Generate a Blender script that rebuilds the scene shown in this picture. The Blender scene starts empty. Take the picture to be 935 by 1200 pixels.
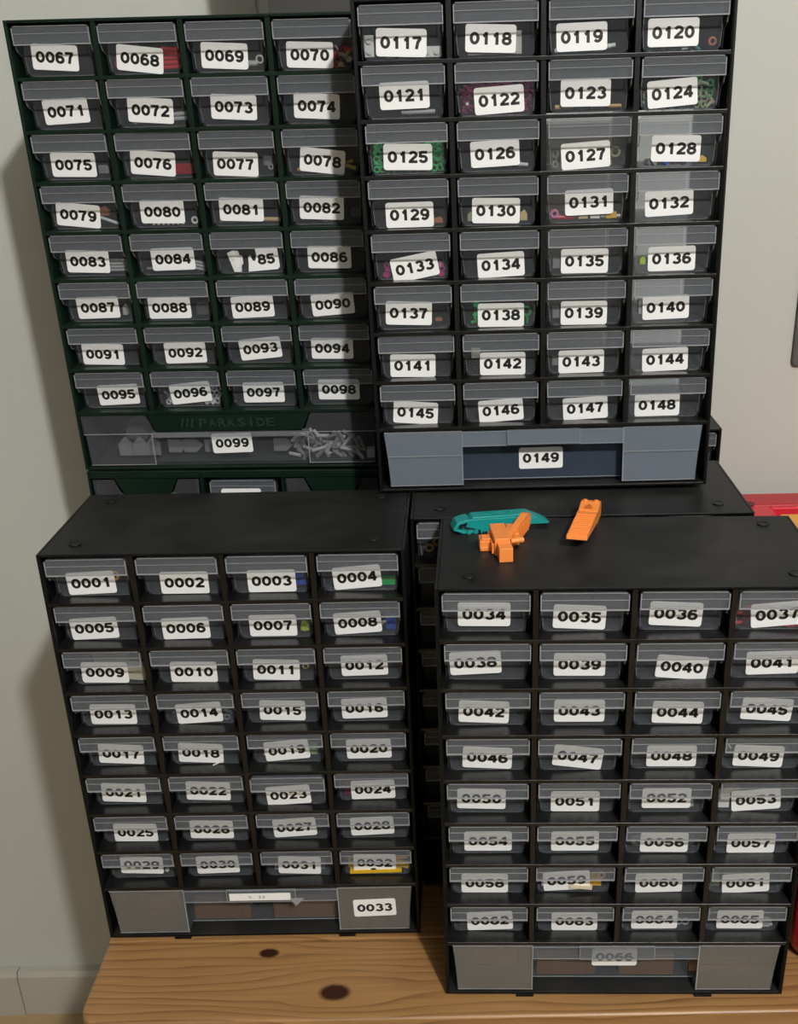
import bpy, bmesh, math, random
from mathutils import Matrix, Vector
random.seed(7)
C = bpy.context.scene.collection
SC = bpy.context.scene
pi = math.pi

# ------------------------------------------------------------------ camera
F_PX, PITCH, ROLL, CAM_Z = 1232.63, -.41468, .0187, .75534
cam_d = bpy.data.cameras.new('camera')
cam_d.sensor_fit = 'VERTICAL'; cam_d.sensor_height = 36.0; cam_d.sensor_width = 36.0
cam_d.lens = F_PX * 36.0 / 1200.0
cam_d.shift_x = -71.308 / 1200.0; cam_d.shift_y = 53.477 / 1200.0
cam_d.clip_start = .02
cam = bpy.data.objects.new('camera', cam_d); C.objects.link(cam)
cam.matrix_world = Matrix.Translation((0, 0, CAM_Z)) @ Matrix.Rotation(pi/2 + PITCH, 4, 'X') @ Matrix.Rotation(-ROLL, 4, 'Z')
SC.camera = cam

# ------------------------------------------------------------------ world, lamp, exposure
w = bpy.data.worlds.new('world'); SC.world = w; w.use_nodes = True
w.node_tree.nodes['Background'].inputs[0].default_value = (.9, .95, 1, 1)
w.node_tree.nodes['Background'].inputs[1].default_value = .0
WALL_Y = 1.27; FLOOR_Z = -.583; CEIL_Z = 2.05
ld = bpy.data.lights.new('pendant_bulb', 'POINT'); ld.energy = 175; ld.shadow_soft_size = .045
ld.color = (1, .985, .95)
lo = bpy.data.objects.new('pendant_bulb', ld); C.objects.link(lo); lo.location = (.60, -.90, 1.86)
SC.view_settings.view_transform = 'Standard'; SC.view_settings.look = 'None'
SC.view_settings.exposure = 0.0; SC.view_settings.gamma = 1.0; SC.view_settings.use_curve_mapping = False
SC.cycles.use_denoising = True
SC.cycles.transparent_max_bounces = 32
SC.cycles.max_bounces = 10
SC.cycles.caustics_reflective = False; SC.cycles.caustics_refractive = False
SC.cycles.sample_clamp_indirect = 4

# ------------------------------------------------------------------ materials
def mat(name, col, rough=.5, noise=None, bump=None, spec=.5, metal=0, scale=40):
    m = bpy.data.materials.new(name); m.use_nodes = True
    nt = m.node_tree; b = nt.nodes['Principled BSDF']
    b.inputs['Base Color'].default_value = (*col, 1); b.inputs['Roughness'].default_value = rough
    b.inputs['Specular IOR Level'].default_value = spec; b.inputs['Metallic'].default_value = metal
    tc = nt.nodes.new('ShaderNodeTexCoord')
    if noise:
        n = nt.nodes.new('ShaderNodeTexNoise'); n.inputs['Scale'].default_value = scale; n.inputs['Detail'].default_value = 5
        nt.links.new(tc.outputs['Object'], n.inputs['Vector'])
        r = nt.nodes.new('ShaderNodeValToRGB'); r.color_ramp.elements[0].position = .35; r.color_ramp.elements[1].position = .72
        r.color_ramp.elements[0].color = (*col, 1); r.color_ramp.elements[1].color = (*noise, 1)
        nt.links.new(n.outputs[0], r.inputs[0]); nt.links.new(r.outputs[0], b.inputs['Base Color'])
    if bump:
        n2 = nt.nodes.new('ShaderNodeTexNoise'); n2.inputs['Scale'].default_value = bump[0]; n2.inputs['Detail'].default_value = 4
        nt.links.new(tc.outputs['Object'], n2.inputs['Vector'])
        bp = nt.nodes.new('ShaderNodeBump'); bp.inputs['Strength'].default_value = bump[1]; bp.inputs['Distance'].default_value = .002
        nt.links.new(n2.outputs[0], bp.inputs['Height']); nt.links.new(bp.outputs[0], b.inputs['Normal'])
    return m

def clear(name, tint, body, fac, rough=.3, spec=.5):
    """clear or frosted injection-moulded plastic: part straight-through, part scattering"""
    m = bpy.data.materials.new(name); m.use_nodes = True
    nt = m.node_tree; b = nt.nodes['Principled BSDF']; out = nt.nodes['Material Output']
    b.inputs['Base Color'].default_value = (*body, 1); b.inputs['Roughness'].default_value = rough
    b.inputs['Specular IOR Level'].default_value = spec
    t = nt.nodes.new('ShaderNodeBsdfTransparent'); t.inputs[0].default_value = (*tint, 1)
    mx = nt.nodes.new('ShaderNodeMixShader'); mx.inputs[0].default_value = fac
    nt.links.new(t.outputs[0], mx.inputs[1]); nt.links.new(b.outputs[0], mx.inputs[2]); nt.links.new(mx.outputs[0], out.inputs[0])
    return m

def dusty(name, base, rough, alt, dust, spec=.22):
    """moulded black or green plastic; settled dust greys the faces that lie flat, thicker in smudges"""
    m = mat(name, base, rough, noise=alt, bump=(900, .12), scale=14, spec=spec)
    nt = m.node_tree; N = nt.nodes; L = nt.links; b = N['Principled BSDF']
    src = b.inputs['Base Color'].links[0].from_socket
    geo = N.new('ShaderNodeNewGeometry'); sp = N.new('ShaderNodeSeparateXYZ'); L.new(geo.outputs['True Normal'], sp.inputs[0])
    gt = N.new('ShaderNodeMath'); gt.operation = 'GREATER_THAN'; gt.inputs[1].default_value = .9; L.new(sp.outputs[2], gt.inputs[0])
    tc = N.new('ShaderNodeTexCoord'); mp = N.new('ShaderNodeMapping'); mp.inputs['Scale'].default_value = (1, 1.6, 1); L.new(tc.outputs['Object'], mp.inputs[0])
    n1 = N.new('ShaderNodeTexNoise'); n1.inputs['Scale'].default_value = 16; n1.inputs['Detail'].default_value = 8; n1.inputs['Roughness'].default_value = .65; n1.inputs['Distortion'].default_value = .8
    L.new(mp.outputs[0], n1.inputs['Vector'])
    r = N.new('ShaderNodeValToRGB'); r.color_ramp.elements[0].position = .36; r.color_ramp.elements[1].position = .70
    r.color_ramp.elements[0].color = (.28, .28, .28, 1); r.color_ramp.elements[1].color = (1, 1, 1, 1); L.new(n1.outputs[0], r.inputs[0])
    mu = N.new('ShaderNodeMath'); mu.operation = 'MULTIPLY'; L.new(gt.outputs[0], mu.inputs[0]); L.new(r.outputs[0], mu.inputs[1])
    mx = N.new('ShaderNodeMixRGB'); L.new(mu.outputs[0], mx.inputs[0]); L.new(src, mx.inputs[1]); mx.inputs[2].default_value = (*dust, 1)
    L.new(mx.outputs[0], b.inputs['Base Color'])
    return m

M = {}
M['black'] = dusty('black_polystyrene', (.0018, .0021, .0024), .45, (.0036, .0040, .0043), (.022, .0215, .020))
M['green'] = dusty('dark_green_polystyrene', (.0022, .0105, .0055), .4, (.0045, .016, .0095), (.018, .030, .022))
M['black_shelf'] = dusty('black_polystyrene_shelf', (.0018, .0021, .0024), .27, (.0030, .0034, .0037), (.013, .013, .0125), .5)
M['green_emboss'] = mat('raised_lettering_green', (.012, .034, .021), .35, spec=.5)
M['cavity'] = mat('black_socket', (.004, .004, .004), .6)
M['clear'] = clear('clear_drawer_plastic', (.93, .94, .95), (.27, .28, .30), .095, .22)
M['milky'] = clear('handle_plastic', (.93, .94, .95), (.26, .285, .32), .19, .22)
M['rim'] = clear('piped_light_edge_plastic', (.9, .9, .9), (.50, .51, .53), .42, .3)  # milkier and paler, imitating light piped to the plastic's edges
M['edge'] = clear('lightened_edge_plastic', (.92, .93, .94), (.36, .37, .39), .26, .3)  # fainter version of the same painted edge light
M['frost'] = clear('frosted_panel_plastic', (.93, .93, .93), (.235, .225, .205), .42, .4)
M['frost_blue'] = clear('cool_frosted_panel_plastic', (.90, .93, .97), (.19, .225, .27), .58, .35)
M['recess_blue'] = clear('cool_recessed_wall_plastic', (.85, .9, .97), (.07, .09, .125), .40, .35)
M['paper'] = mat('sticker_paper', (.87, .87, .86), .4)
M['scrap'] = mat('torn_paper', (.66, .67, .64), .7, noise=(.8, .8, .78), bump=(300, .6), scale=200)
M['ink'] = mat('black_ink', (.006, .006, .006), .5)
M['faint_ink'] = mat('faded_ink', (.22, .21, .20), .5)
PC = {}
def col(name):
    T = dict(red=(.50,.012,.02), darkred=(.06,.008,.014), orange=(.75,.20,.03), yellow=(.72,.42,.02), lime=(.42,.55,.03), green=(.01,.26,.06),
        glassgreen=(.02,.42,.09), blue=(.01,.06,.38), teal=(.01,.20,.17), white=(.72,.71,.66), cream=(.68,.60,.42), tan=(.58,.43,.22), grey=(.20,.20,.205),
        lightgrey=(.42,.42,.42), darkgrey=(.06,.06,.065), magenta=(.42,.015,.16), plum=(.13,.006,.05), pink=(.65,.22,.36), olive=(.28,.29,.15), sage=(.27,.36,.21),
        gold=(.52,.30,.08), rust=(.38,.13,.06), black=(.01,.01,.01), silver=(.6,.6,.6), brown=(.25,.12,.05), beige=(.5,.48,.42), cardboard=(.15,.075,.035), crimson=(.20,.008,.014))
    if name not in PC: PC[name] = mat(name + '_plastic', T[name], .35)
    return PC[name]

# ------------------------------------------------------------------ mesh builder
class MB:
    def __init__(s): s.v = []; s.f = []; s.m = []
    def add(s, vs, fs, mi=0):
        n = len(s.v); s.v += [tuple(v) for v in vs]; s.f += [tuple(i + n for i in f) for f in fs]; s.m += [mi] * len(fs); return s
    def box(s, x0, x1, y0, y1, z0, z1, mi=0):
        return s.add([(x0,y0,z0),(x1,y0,z0),(x1,y1,z0),(x0,y1,z0),(x0,y0,z1),(x1,y0,z1),(x1,y1,z1),(x0,y1,z1)],
            [(0,3,2,1),(4,5,6,7),(0,1,5,4),(1,2,6,5),(2,3,7,6),(3,0,4,7)], mi)
    def prism(s, poly, axis, a, b, mi=0):
        """poly: 2-D outline; axis 'x' -> (y,z), 'y' -> (x,z), 'z' -> (x,y)"""
        def P(p, t): return {'x': (t, p[0], p[1]), 'y': (p[0], t, p[1]), 'z': (p[0], p[1], t)}[axis]
        n = len(poly); vs = [P(p, a) for p in poly] + [P(p, b) for p in poly]
        fs = [tuple(range(n))[::-1], tuple(range(n, 2*n))] + [(i, (i+1) % n, n + (i+1) % n, n + i) for i in range(n)]
        return s.add(vs, fs, mi)
    def cyl(s, p0, p1, r, n=10, mi=0, r1=None):
        p0 = Vector(p0); p1 = Vector(p1); d = (p1 - p0).normalized(); u = d.orthogonal().normalized(); w_ = d.cross(u)
        if r1 is None: r1 = r
        vs = [p0 + (u*math.cos(t) + w_*math.sin(t))*r for t in [2*pi*i/n for i in range(n)]] + [p1 + (u*math.cos(t) + w_*math.sin(t))*r1 for t in [2*pi*i/n for i in range(n)]]
        return s.add(vs, [tuple(range(n))[::-1], tuple(range(n, 2*n))] + [(i, (i+1) % n, n + (i+1) % n, n + i) for i in range(n)], mi)
    def ring(s, c, nrm, R, r, n=16, k=6, mi=0):
        c = Vector(c); d = Vector(nrm).normalized(); u = d.orthogonal().normalized(); w_ = d.cross(u); vs = []; fs = []
        for i in range(n):
            t = 2*pi*i/n; e = u*math.cos(t) + w_*math.sin(t)
            for j in range(k):
                q = 2*pi*j/k; vs.append(c + e*(R + r*math.cos(q)) + d*(r*math.sin(q)))
        for i in range(n):
            for j in range(k): fs.append((i*k+j, ((i+1) % n)*k+j, ((i+1) % n)*k+(j+1) % k, i*k+(j+1) % k))
        return s.add(vs, fs, mi)
    def mesh(s, name, mats):
        me = bpy.data.meshes.new(name); me.from_pydata(s.v, [], s.f); me.validate()
        for m in (mats if isinstance(mats, (list, tuple)) else [mats]): me.materials.append(m)
        if len(me.polygons) == len(s.m): me.polygons.foreach_set('material_index', s.m)
        bm = bmesh.new(); bm.from_mesh(me); bmesh.ops.recalc_face_normals(bm, faces=bm.faces); bm.to_mesh(me); bm.free()
        return me
def tag(o, label=None, cat=None, group=None, kind=None):
    if label: o['label'] = label
    if cat: o['category'] = cat
    if group: o['group'] = group
    if kind: o['kind'] = kind
    return o
def put(name, me, parent=None, loc=(0,0,0), mw=None, rot=None):
    o = bpy.data.objects.new(name, me); C.objects.link(o)
    if parent is not None: o.parent = parent
    o.location = loc
    if rot: o.rotation_euler = rot
    if mw is not None: o.matrix_world = mw
    return o
def obj(name, mb, mats, parent=None, loc=(0,0,0), bevel=None, seg=2, **k):
    o = put(name, mb.mesh(name, mats), parent, loc)
    if bevel:
        b = o.modifiers.new('bevel', 'BEVEL'); b.width = bevel; b.segments = seg; b.limit_method = 'ANGLE'; b.angle_limit = math.radians(40)
    return tag(o, **k)
def empty(name, mw, **k):
    o = bpy.data.objects.new(name, None); C.objects.link(o); o.empty_display_size = .05; o.matrix_world = mw; return tag(o, **k)
def rrect(w_, h, r, n=3):
    pts = []
    for cx, cz, a0 in ((w_/2-r, h/2-r, 0), (-w_/2+r, h/2-r, 90), (-w_/2+r, -h/2+r, 180), (w_/2-r, -h/2+r, 270)):
        for i in range(n+1):
            a = math.radians(a0 + 90*i/n); pts.append((cx + r*math.cos(a), cz + r*math.sin(a)))
    return pts

# ------------------------------------------------------------------ room
m_wall = mat('greige_wall_paint', (.475, .488, .455), .62, noise=(.51, .523, .49), bump=(25, .25), scale=3)
m_white = mat('white_ceiling_paint', (.46, .46, .45), .8)
m_base = mat('painted_skirting', (.42, .395, .34), .35, noise=(.46, .44, .38), scale=8)
X0, X1, Y0 = -2.6, 3.2, -4.2
obj('wall_back', MB().box(X0-.1, X1+.1, WALL_Y, WALL_Y+.1, FLOOR_Z, CEIL_Z), m_wall, kind='structure')
obj('wall_front', MB().box(X0-.1, X1+.1, Y0-.1, Y0, FLOOR_Z, CEIL_Z), m_wall, kind='structure')
obj('wall_left', MB().box(X0-.1, X0, Y0, WALL_Y, FLOOR_Z, CEIL_Z), m_wall, kind='structure')
obj('wall_right', MB().box(X1, X1+.1, Y0, WALL_Y, FLOOR_Z, CEIL_Z), m_wall, kind='structure')
obj('ceiling', MB().box(X0-.1, X1+.1, Y0-.1, WALL_Y+.1, CEIL_Z, CEIL_Z+.1), m_white, kind='structure')
# skirting in two lengths that butt together near the corner of the picture
bb = [(WALL_Y-.016, FLOOR_Z), (WALL_Y-.016, FLOOR_Z+.078), (WALL_Y-.012, FLOOR_Z+.086), (WALL_Y-.0005, FLOOR_Z+.086), (WALL_Y-.0005, FLOOR_Z)]
obj('baseboard_back', MB().prism(bb, 'x', -.708, X1), m_base, kind='structure')
bb2 = [(y-(.0015 if y < WALL_Y-.001 else 0), z+(.0012 if z > FLOOR_Z else 0)) for y, z in bb]
obj('baseboard_left', MB().prism(bb2, 'x', X0, -.709), m_base, kind='structure')
# floor: oak boards, each a piece of its own
m_oak = [mat('oak_board_%s' % n, c, .45, noise=c2, bump=(60, .2), scale=9) for n, c, c2 in
         (('pale', (.36,.25,.12), (.44,.32,.17)), ('warm', (.30,.19,.085), (.37,.25,.12)), ('honey', (.26,.17,.07), (.34,.23,.11)))]
fl = obj('floor', MB().box(X0-.1, X1+.1, Y0-.1, WALL_Y+.1, FLOOR_Z-.1, FLOOR_Z-.012), mat('subfloor', (.05,.035,.02), .9), kind='structure')
bms = [MB().box(0, .998, 0, .119, FLOOR_Z-.012, FLOOR_Z).mesh('board', m) for m in m_oak]
for r in range(46):
    for q in range(-1, 7):
        x = X0 + q*1.0 + (r*.37) % 1.0; y = WALL_Y - .12*(r+1)
        if x > X1 or x+1 < X0 or y < Y0-.1: continue
        put('board', bms[(r*2+q*3+(r*q) % 2) % 3], fl, (x, y, 0))

# ------------------------------------------------------------------ pine table
def pine():
    m = bpy.data.materials.new('knotty_pine'); m.use_nodes = True; nt = m.node_tree; N = nt.nodes; L = nt.links
    b = N['Principled BSDF']; b.inputs['Roughness'].default_value = .42
    tc = N.new('ShaderNodeTexCoord'); sp = N.new('ShaderNodeSeparateXYZ'); L.new(tc.outputs['Object'], sp.inputs[0])
    def math_(op, a, c=None, v=None):
        n = N.new('ShaderNodeMath'); n.operation = op
        for i, x in enumerate((a, c, v)):
            if x is None: continue
            if isinstance(x, (int, float)): n.inputs[i].default_value = x
            else: L.new(x, n.inputs[i])
        return n.outputs[0]
    X, Y, Z = sp.outputs[0], sp.outputs[1], sp.outputs[2]
    nz = N.new('ShaderNodeTexNoise'); nz.inputs['Scale'].default_value = 1.0; nz.inputs['Detail'].default_value = 3
    mp = N.new('ShaderNodeMapping'); mp.inputs['Scale'].default_value = (3.2, 22, 22); L.new(tc.outputs['Object'], mp.inputs[0]); L.new(mp.outputs[0], nz.inputs['Vector'])
    Y0 = Y
    knots = None
    for kx, ky, rx, ry, amp in ((-.1918, .7791, .0085, .0052, 1.3), (-.1231, .7288, .0125, .0085, 2.0)):
        dx = math_('DIVIDE', math_('SUBTRACT', X, kx), rx); dy = math_('DIVIDE', math_('SUBTRACT', Y, ky), ry)
        d = math_('SQRT', math_('ADD', math_('MULTIPLY', dx, dx), math_('MULTIPLY', dy, dy)))
        # grain swerves round the knot
        wx = math_('MULTIPLY', dx, .20); g = math_('POWER', 2.718, math_('MULTIPLY', math_('MULTIPLY', wx, wx), -1.0))
        wy = math_('MULTIPLY', dy, .38); g2 = math_('POWER', 2.718, math_('MULTIPLY', math_('MULTIPLY', wy, wy), -1.0))
        Y0 = math_('SUBTRACT', Y0, math_('MULTIPLY', math_('MULTIPLY', math_('MULTIPLY', g, g2), math_('SUBTRACT', Y, ky)), .92))
        k = math_('SUBTRACT', 1.35, d); k = N_clamp(N, L, math_('MULTIPLY', k, 2.2))
        knots = k if knots is None else math_('MAXIMUM', knots, k)
    t = math_('ADD', math_('MULTIPLY', Y0, 105.0), math_('MULTIPLY', nz.outputs[0], 3.6))
    t = math_('ADD', t, math_('MULTIPLY', Z, 60.0))
    saw = math_('FRACT', t)
    r = N.new('ShaderNodeValToRGB'); e = r.color_ramp.elements
    e[0].position = 0; e[0].color = (.34,.185,.070,1); e[1].position = 1; e[1].color = (.19,.085,.028,1)
    for p_, c_ in ((.45, (.33,.175,.064,1)), (.78, (.26,.130,.045,1)), (.92, (.16,.07,.024,1))):
        x = e.new(p_); x.color = c_
    L.new(saw, r.inputs[0])
    n2 = N.new('ShaderNodeTexNoise'); n2.inputs['Scale'].default_value = 1; n2.inputs['Detail'].default_value = 6
    mp2 = N.new('ShaderNodeMapping'); mp2.inputs['Scale'].default_value = (9, 260, 60); L.new(tc.outputs['Object'], mp2.inputs[0]); L.new(mp2.outputs[0], n2.inputs['Vector'])
    mx = N.new('ShaderNodeMixRGB'); mx.blend_type = 'MULTIPLY'; mx.inputs[0].default_value = .55
    r2 = N.new('ShaderNodeValToRGB'); r2.color_ramp.elements[0].position = .3; r2.color_ramp.elements[0].color = (.55,.5,.45,1); r2.color_ramp.elements[1].position = .62; r2.color_ramp.elements[1].color = (1.0,1.0,1.0,1)
    L.new(n2.outputs[0], r2.inputs[0]); L.new(r.outputs[0], mx.inputs[1]); L.new(r2.outputs[0], mx.inputs[2])
    n3 = N.new('ShaderNodeTexNoise'); n3.inputs['Scale'].default_value = 6; L.new(tc.outputs['Object'], n3.inputs['Vector'])
    base = N.new('ShaderNodeMixRGB'); base.inputs[1].default_value = (.33,.18,.068,1)
    L.new(math_('MULTIPLY', n3.outputs[0], 1.5), base.inputs[0]); L.new(mx.outputs[0], base.inputs[2])
    kk = N.new('ShaderNodeMixRGB'); L.new(knots, kk.inputs[0]); L.new(base.outputs[0], kk.inputs[1]); kk.inputs[2].default_value = (.035,.010,.005,1)
    L.new(kk.outputs[0], b.inputs['Base Color'])
    bp = N.new('ShaderNodeBump'); bp.inputs['Strength'].default_value = .12; bp.inputs['Distance'].default_value = .001
    L.new(n2.outputs[0], bp.inputs['Height']); L.new(bp.outputs[0], b.inputs['Normal'])
    return m
def N_clamp(N, L, s):
    n = N.new('ShaderNodeClamp'); L.new(s, n.inputs[0]); return n.outputs[0]
m_pine = pine()
TX0, TX1, TY0 = -.3525, 1.05, .6975
table = empty('pine_table', Matrix.Translation((.35, .97, FLOOR_Z)), label='knotty pine table carrying the black and green drawer cabinets', cat='table')
def tput(name, mb, bevel, parent=None, **k):
    o = obj(name, mb, m_pine, parent, bevel=bevel, **k)
    o.parent = table; o.matrix_parent_inverse = table.matrix_world.inverted(); return o
R = .021; fp = [(TX1, TY0), (TX1, .7955), (TX0, .7955)] + [(TX0+R-R*math.cos(a), TY0+R-R*math.sin(a)) for a in [i*pi/2/6 for i in range(7)]]
tput('board', MB().prism(fp, 'z', -.030, -.0021), .0035, seg=3)
bw = (WALL_Y-.012-.7965)/5
for i in range(5):
    tput('board', MB().box(TX0, TX1, .7965+i*bw, .7965+(i+1)*bw-.0012, -.030, -.0022), .0012)
tput('apron', MB().box(TX0+.05, TX1-.05, TY0+.03, TY0+.05, -.11, -.028), .001)
tput('apron', MB().box(TX0+.05, TX1-.05, WALL_Y-.07, WALL_Y-.05, -.11, -.028), .001)
for x in (TX0+.04, TX1-.09):
    for y in (TY0+.025, WALL_Y-.09): tput('leg', MB().box(x, x+.05, y, y+.05, FLOOR_Z, -.028), .002)

# ------------------------------------------------------------------ lettering
def glyph(ch, bold=.0):
    cu = bpy.data.curves.new('g', 'FONT'); cu.body = ch; cu.size = 1; cu.offset = bold; cu.resolution_u = 3
    o = bpy.data.objects.new('g', cu); C.objects.link(o); bpy.context.view_layer.update()
    me = o.to_mesh(); v = [(a.co.x, a.co.y) for a in me.vertices]; f = [tuple(p.vertices) for p in me.polygons]
    o.to_mesh_clear(); bpy.data.objects.remove(o); bpy.data.curves.remove(cu)
    if not v: return v, f
    x0 = min(a[0] for a in v); x1 = max(a[0] for a in v); y0 = min(a[1] for a in v); y1 = max(a[1] for a in v)
    return [((x-x0)/(x1-x0)-.5, (y-y0)/(y1-y0)-.5) for x, y in v], f
def stroke(pts, wd, closed=False):
    """bold grotesque numeral drawn as one ribbon of constant-ish width; unit box -.5..+.5"""
    n = len(pts); L_ = []; R_ = []
    for i, p in enumerate(pts):
        a = pts[(i-1) % n] if (closed or i) else p; b = pts[(i+1) % n] if (closed or i < n-1) else p
        dx, dy = b[0]-a[0], b[1]-a[1]; l = math.hypot(dx, dy) or 1; nx, ny = -dy/l, dx/l
        k = 1
        if i and i < n-1 or closed:
            d1 = math.atan2(p[1]-a[1], p[0]-a[0]); d2 = math.atan2(b[1]-p[1], b[0]-p[0]); k = 1/max(.55, abs(math.cos((d2-d1)/2)))
        hx, hy = wd*.5*k, wd*.36*k
        L_.append((p[0]+nx*hx, p[1]+ny*hy)); R_.append((p[0]-nx*hx, p[1]-ny*hy))
    v = L_ + R_; m = n if closed else n-1
    return v, [(i, (i+1) % n, n+(i+1) % n, n+i) for i in range(m)]
def arc(cx, cy, rx, ry, a0, a1, n=12):
    return [(cx + rx*math.cos(math.radians(a0+(a1-a0)*i/n)), cy + ry*math.sin(math.radians(a0+(a1-a0)*i/n))) for i in range(n+1)]
def digits():
    T = .335; G = {}
    def g(c, *ss):
        v = []; f = []
        for pts, cl in ss:
            a, b = stroke(pts, T, cl); n = len(v); v += a; f += [tuple(i+n for i in q) for q in b]
        G[c] = (v, f)
    g('0', (arc(0, 0, .36, .385, 0, 360, 24)[:-1], True))
    g('1', ([(.10,-.5),(.10,.5)], False), ([(.08,.40),(-.05,.26),(-.24,.17)], False))
    g('2', (arc(0, .19, .35, .22, 168, -38, 12) + [(-.10,-.20),(-.34,-.42)], False), ([(-.48,-.405),(.48,-.405)], False))
    g('3', (arc(-.01, .215, .33, .195, 160, -88, 10), False), (arc(-.01, -.20, .37, .215, 88, -160, 12), False))
    g('4', ([(.20,-.5),(.20,.5)], False), ([(.16,.44),(-.40,-.20)], False), ([(-.5,-.20),(.5,-.20)], False))
    g('5', ([(.42,.405),(-.27,.405)], False), ([(-.27,.48),(-.36,-.04)], False), (arc(-.02, -.17, .36, .245, 142, -165, 13), False))
    g('6', (arc(.0, -.17, .36, .245, 0, 360, 20)[:-1], True), (arc(.04, -.02, .40, .43, 180, 45, 10), False))
    g('7', ([(-.5,.405),(.42,.405)], False), ([(.36,.40),(.06,.05),(-.10,-.5)], False))
    g('8', (arc(0, .215, .32, .195, 0, 360, 18)[:-1], True), (arc(0, -.195, .37, .22, 0, 360, 20)[:-1], True))
    G['9'] = ([(-x, -y) for x, y in G['6'][0]], G['6'][1])
    return G
DIG = digits()
LET = {c: glyph(c, .02) for c in 'PARKSIDEN'}
def text_on(mb, s, y, pitch, w_, h, mi, x0=0, z0=0, sx=0, src=None, wd={'I': .3}):
    src = src or DIG
    n = len(s)
    for i, c in enumerate(s):
        if c == ' ': continue
        v, f = src[c]; k = wd.get(c, 1); cx = x0 + (i-(n-1)/2)*pitch
        mb.add([(cx + a*w_*k + b*h*sx, y, z0 + b*h) for a, b in v], f, mi)
def sticker_mesh(num):
    mb = MB(); mb.prism(rrect(.0412, .0208, .0022), 'y', -.0002, 0, 0)
    text_on(mb, '%04d' % num, -.00026, .0087, .0077, .0092, 1)
    return mb.mesh('sticker', [M['paper'], M['ink']])

# ------------------------------------------------------------------ drawers
H, W, D = .412, .306, .144; T0, PZ, SX = .00165, .04365, .0020; CW = (W-2*SX)/4
def zlip(k): return H - T0 - PZ*k
LB = .0150      # how far the label wall sits behind the pull
def small_meshes():
    t = .0011; b = MB(); wt, wb = .0328, .0312
    b.box(-wb, wb, LB, .132, .0006, .0006+t)                                   # floor
    b.prism([(-wb+.003,.0006),(wb-.003,.0006),(wb,.0036),(wt,.0385),(-wt,.0385),(-wb,.0036)], 'y', LB, LB+t)   # label wall
    b.box(-wb, wb, .132-t, .132, .0017, .034)
    for s in (-1, 1):
        pr = [(LB+t,.002),(.131,.002),(.131,.036),(.120,.0385),(.0016,.0385),(.0016,.026),(.0045,.0205),(LB-.001,.0165)]
        b.prism(pr, 'x', s*(wt-.0002), s*(wt+.0009))
    for s in (-1, 1):                                                         # paler strips: light caught along moulded edges, put into the colour
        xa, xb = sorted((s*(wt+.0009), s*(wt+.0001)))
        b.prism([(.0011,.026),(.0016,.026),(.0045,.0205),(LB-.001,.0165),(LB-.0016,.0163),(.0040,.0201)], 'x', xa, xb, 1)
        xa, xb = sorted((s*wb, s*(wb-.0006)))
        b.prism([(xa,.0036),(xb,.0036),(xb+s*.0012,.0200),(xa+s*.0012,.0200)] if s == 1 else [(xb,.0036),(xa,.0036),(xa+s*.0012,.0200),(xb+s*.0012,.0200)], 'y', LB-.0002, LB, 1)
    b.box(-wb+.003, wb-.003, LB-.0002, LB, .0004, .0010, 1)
    tray = b.mesh('drawer', [M['clear'], M['edge']])
    h = MB(); W2 = .0339
    pts = [(-W2,.0262),(W2,.0262),(W2,.0388),(W2-.0022,.0405),(-W2+.0022,.0405),(-W2,.0388)]
    h.prism(pts, 'y', 0, .0012, 0)
    h.box(-W2+.002, W2-.002, .0012, .0140, .0392, .0402, 0)                     # finger flange back to the wall
    h.box(-W2, W2, -.0006, 0, .0255, .0264, 1); h.box(-W2, W2, 0, .0012, .0255, .0262, 1)     # rolled lower edge
    for s in (-1, 1): h.box(min(s*W2, s*(W2-.0008)), max(s*W2, s*(W2-.0008)), -.0005, 0, .0264, .0388, 1)
    h.box(-W2+.002, W2-.002, -.0004, 0, .0401, .0405, 1)
    h.box(-W2+.0008, W2-.0008, -.0004, 0, .0342, .0346, 1)
    return tray, h.mesh('pull', [M['milky'], M['rim']])
TRAY, PULL = small_meshes()

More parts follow.
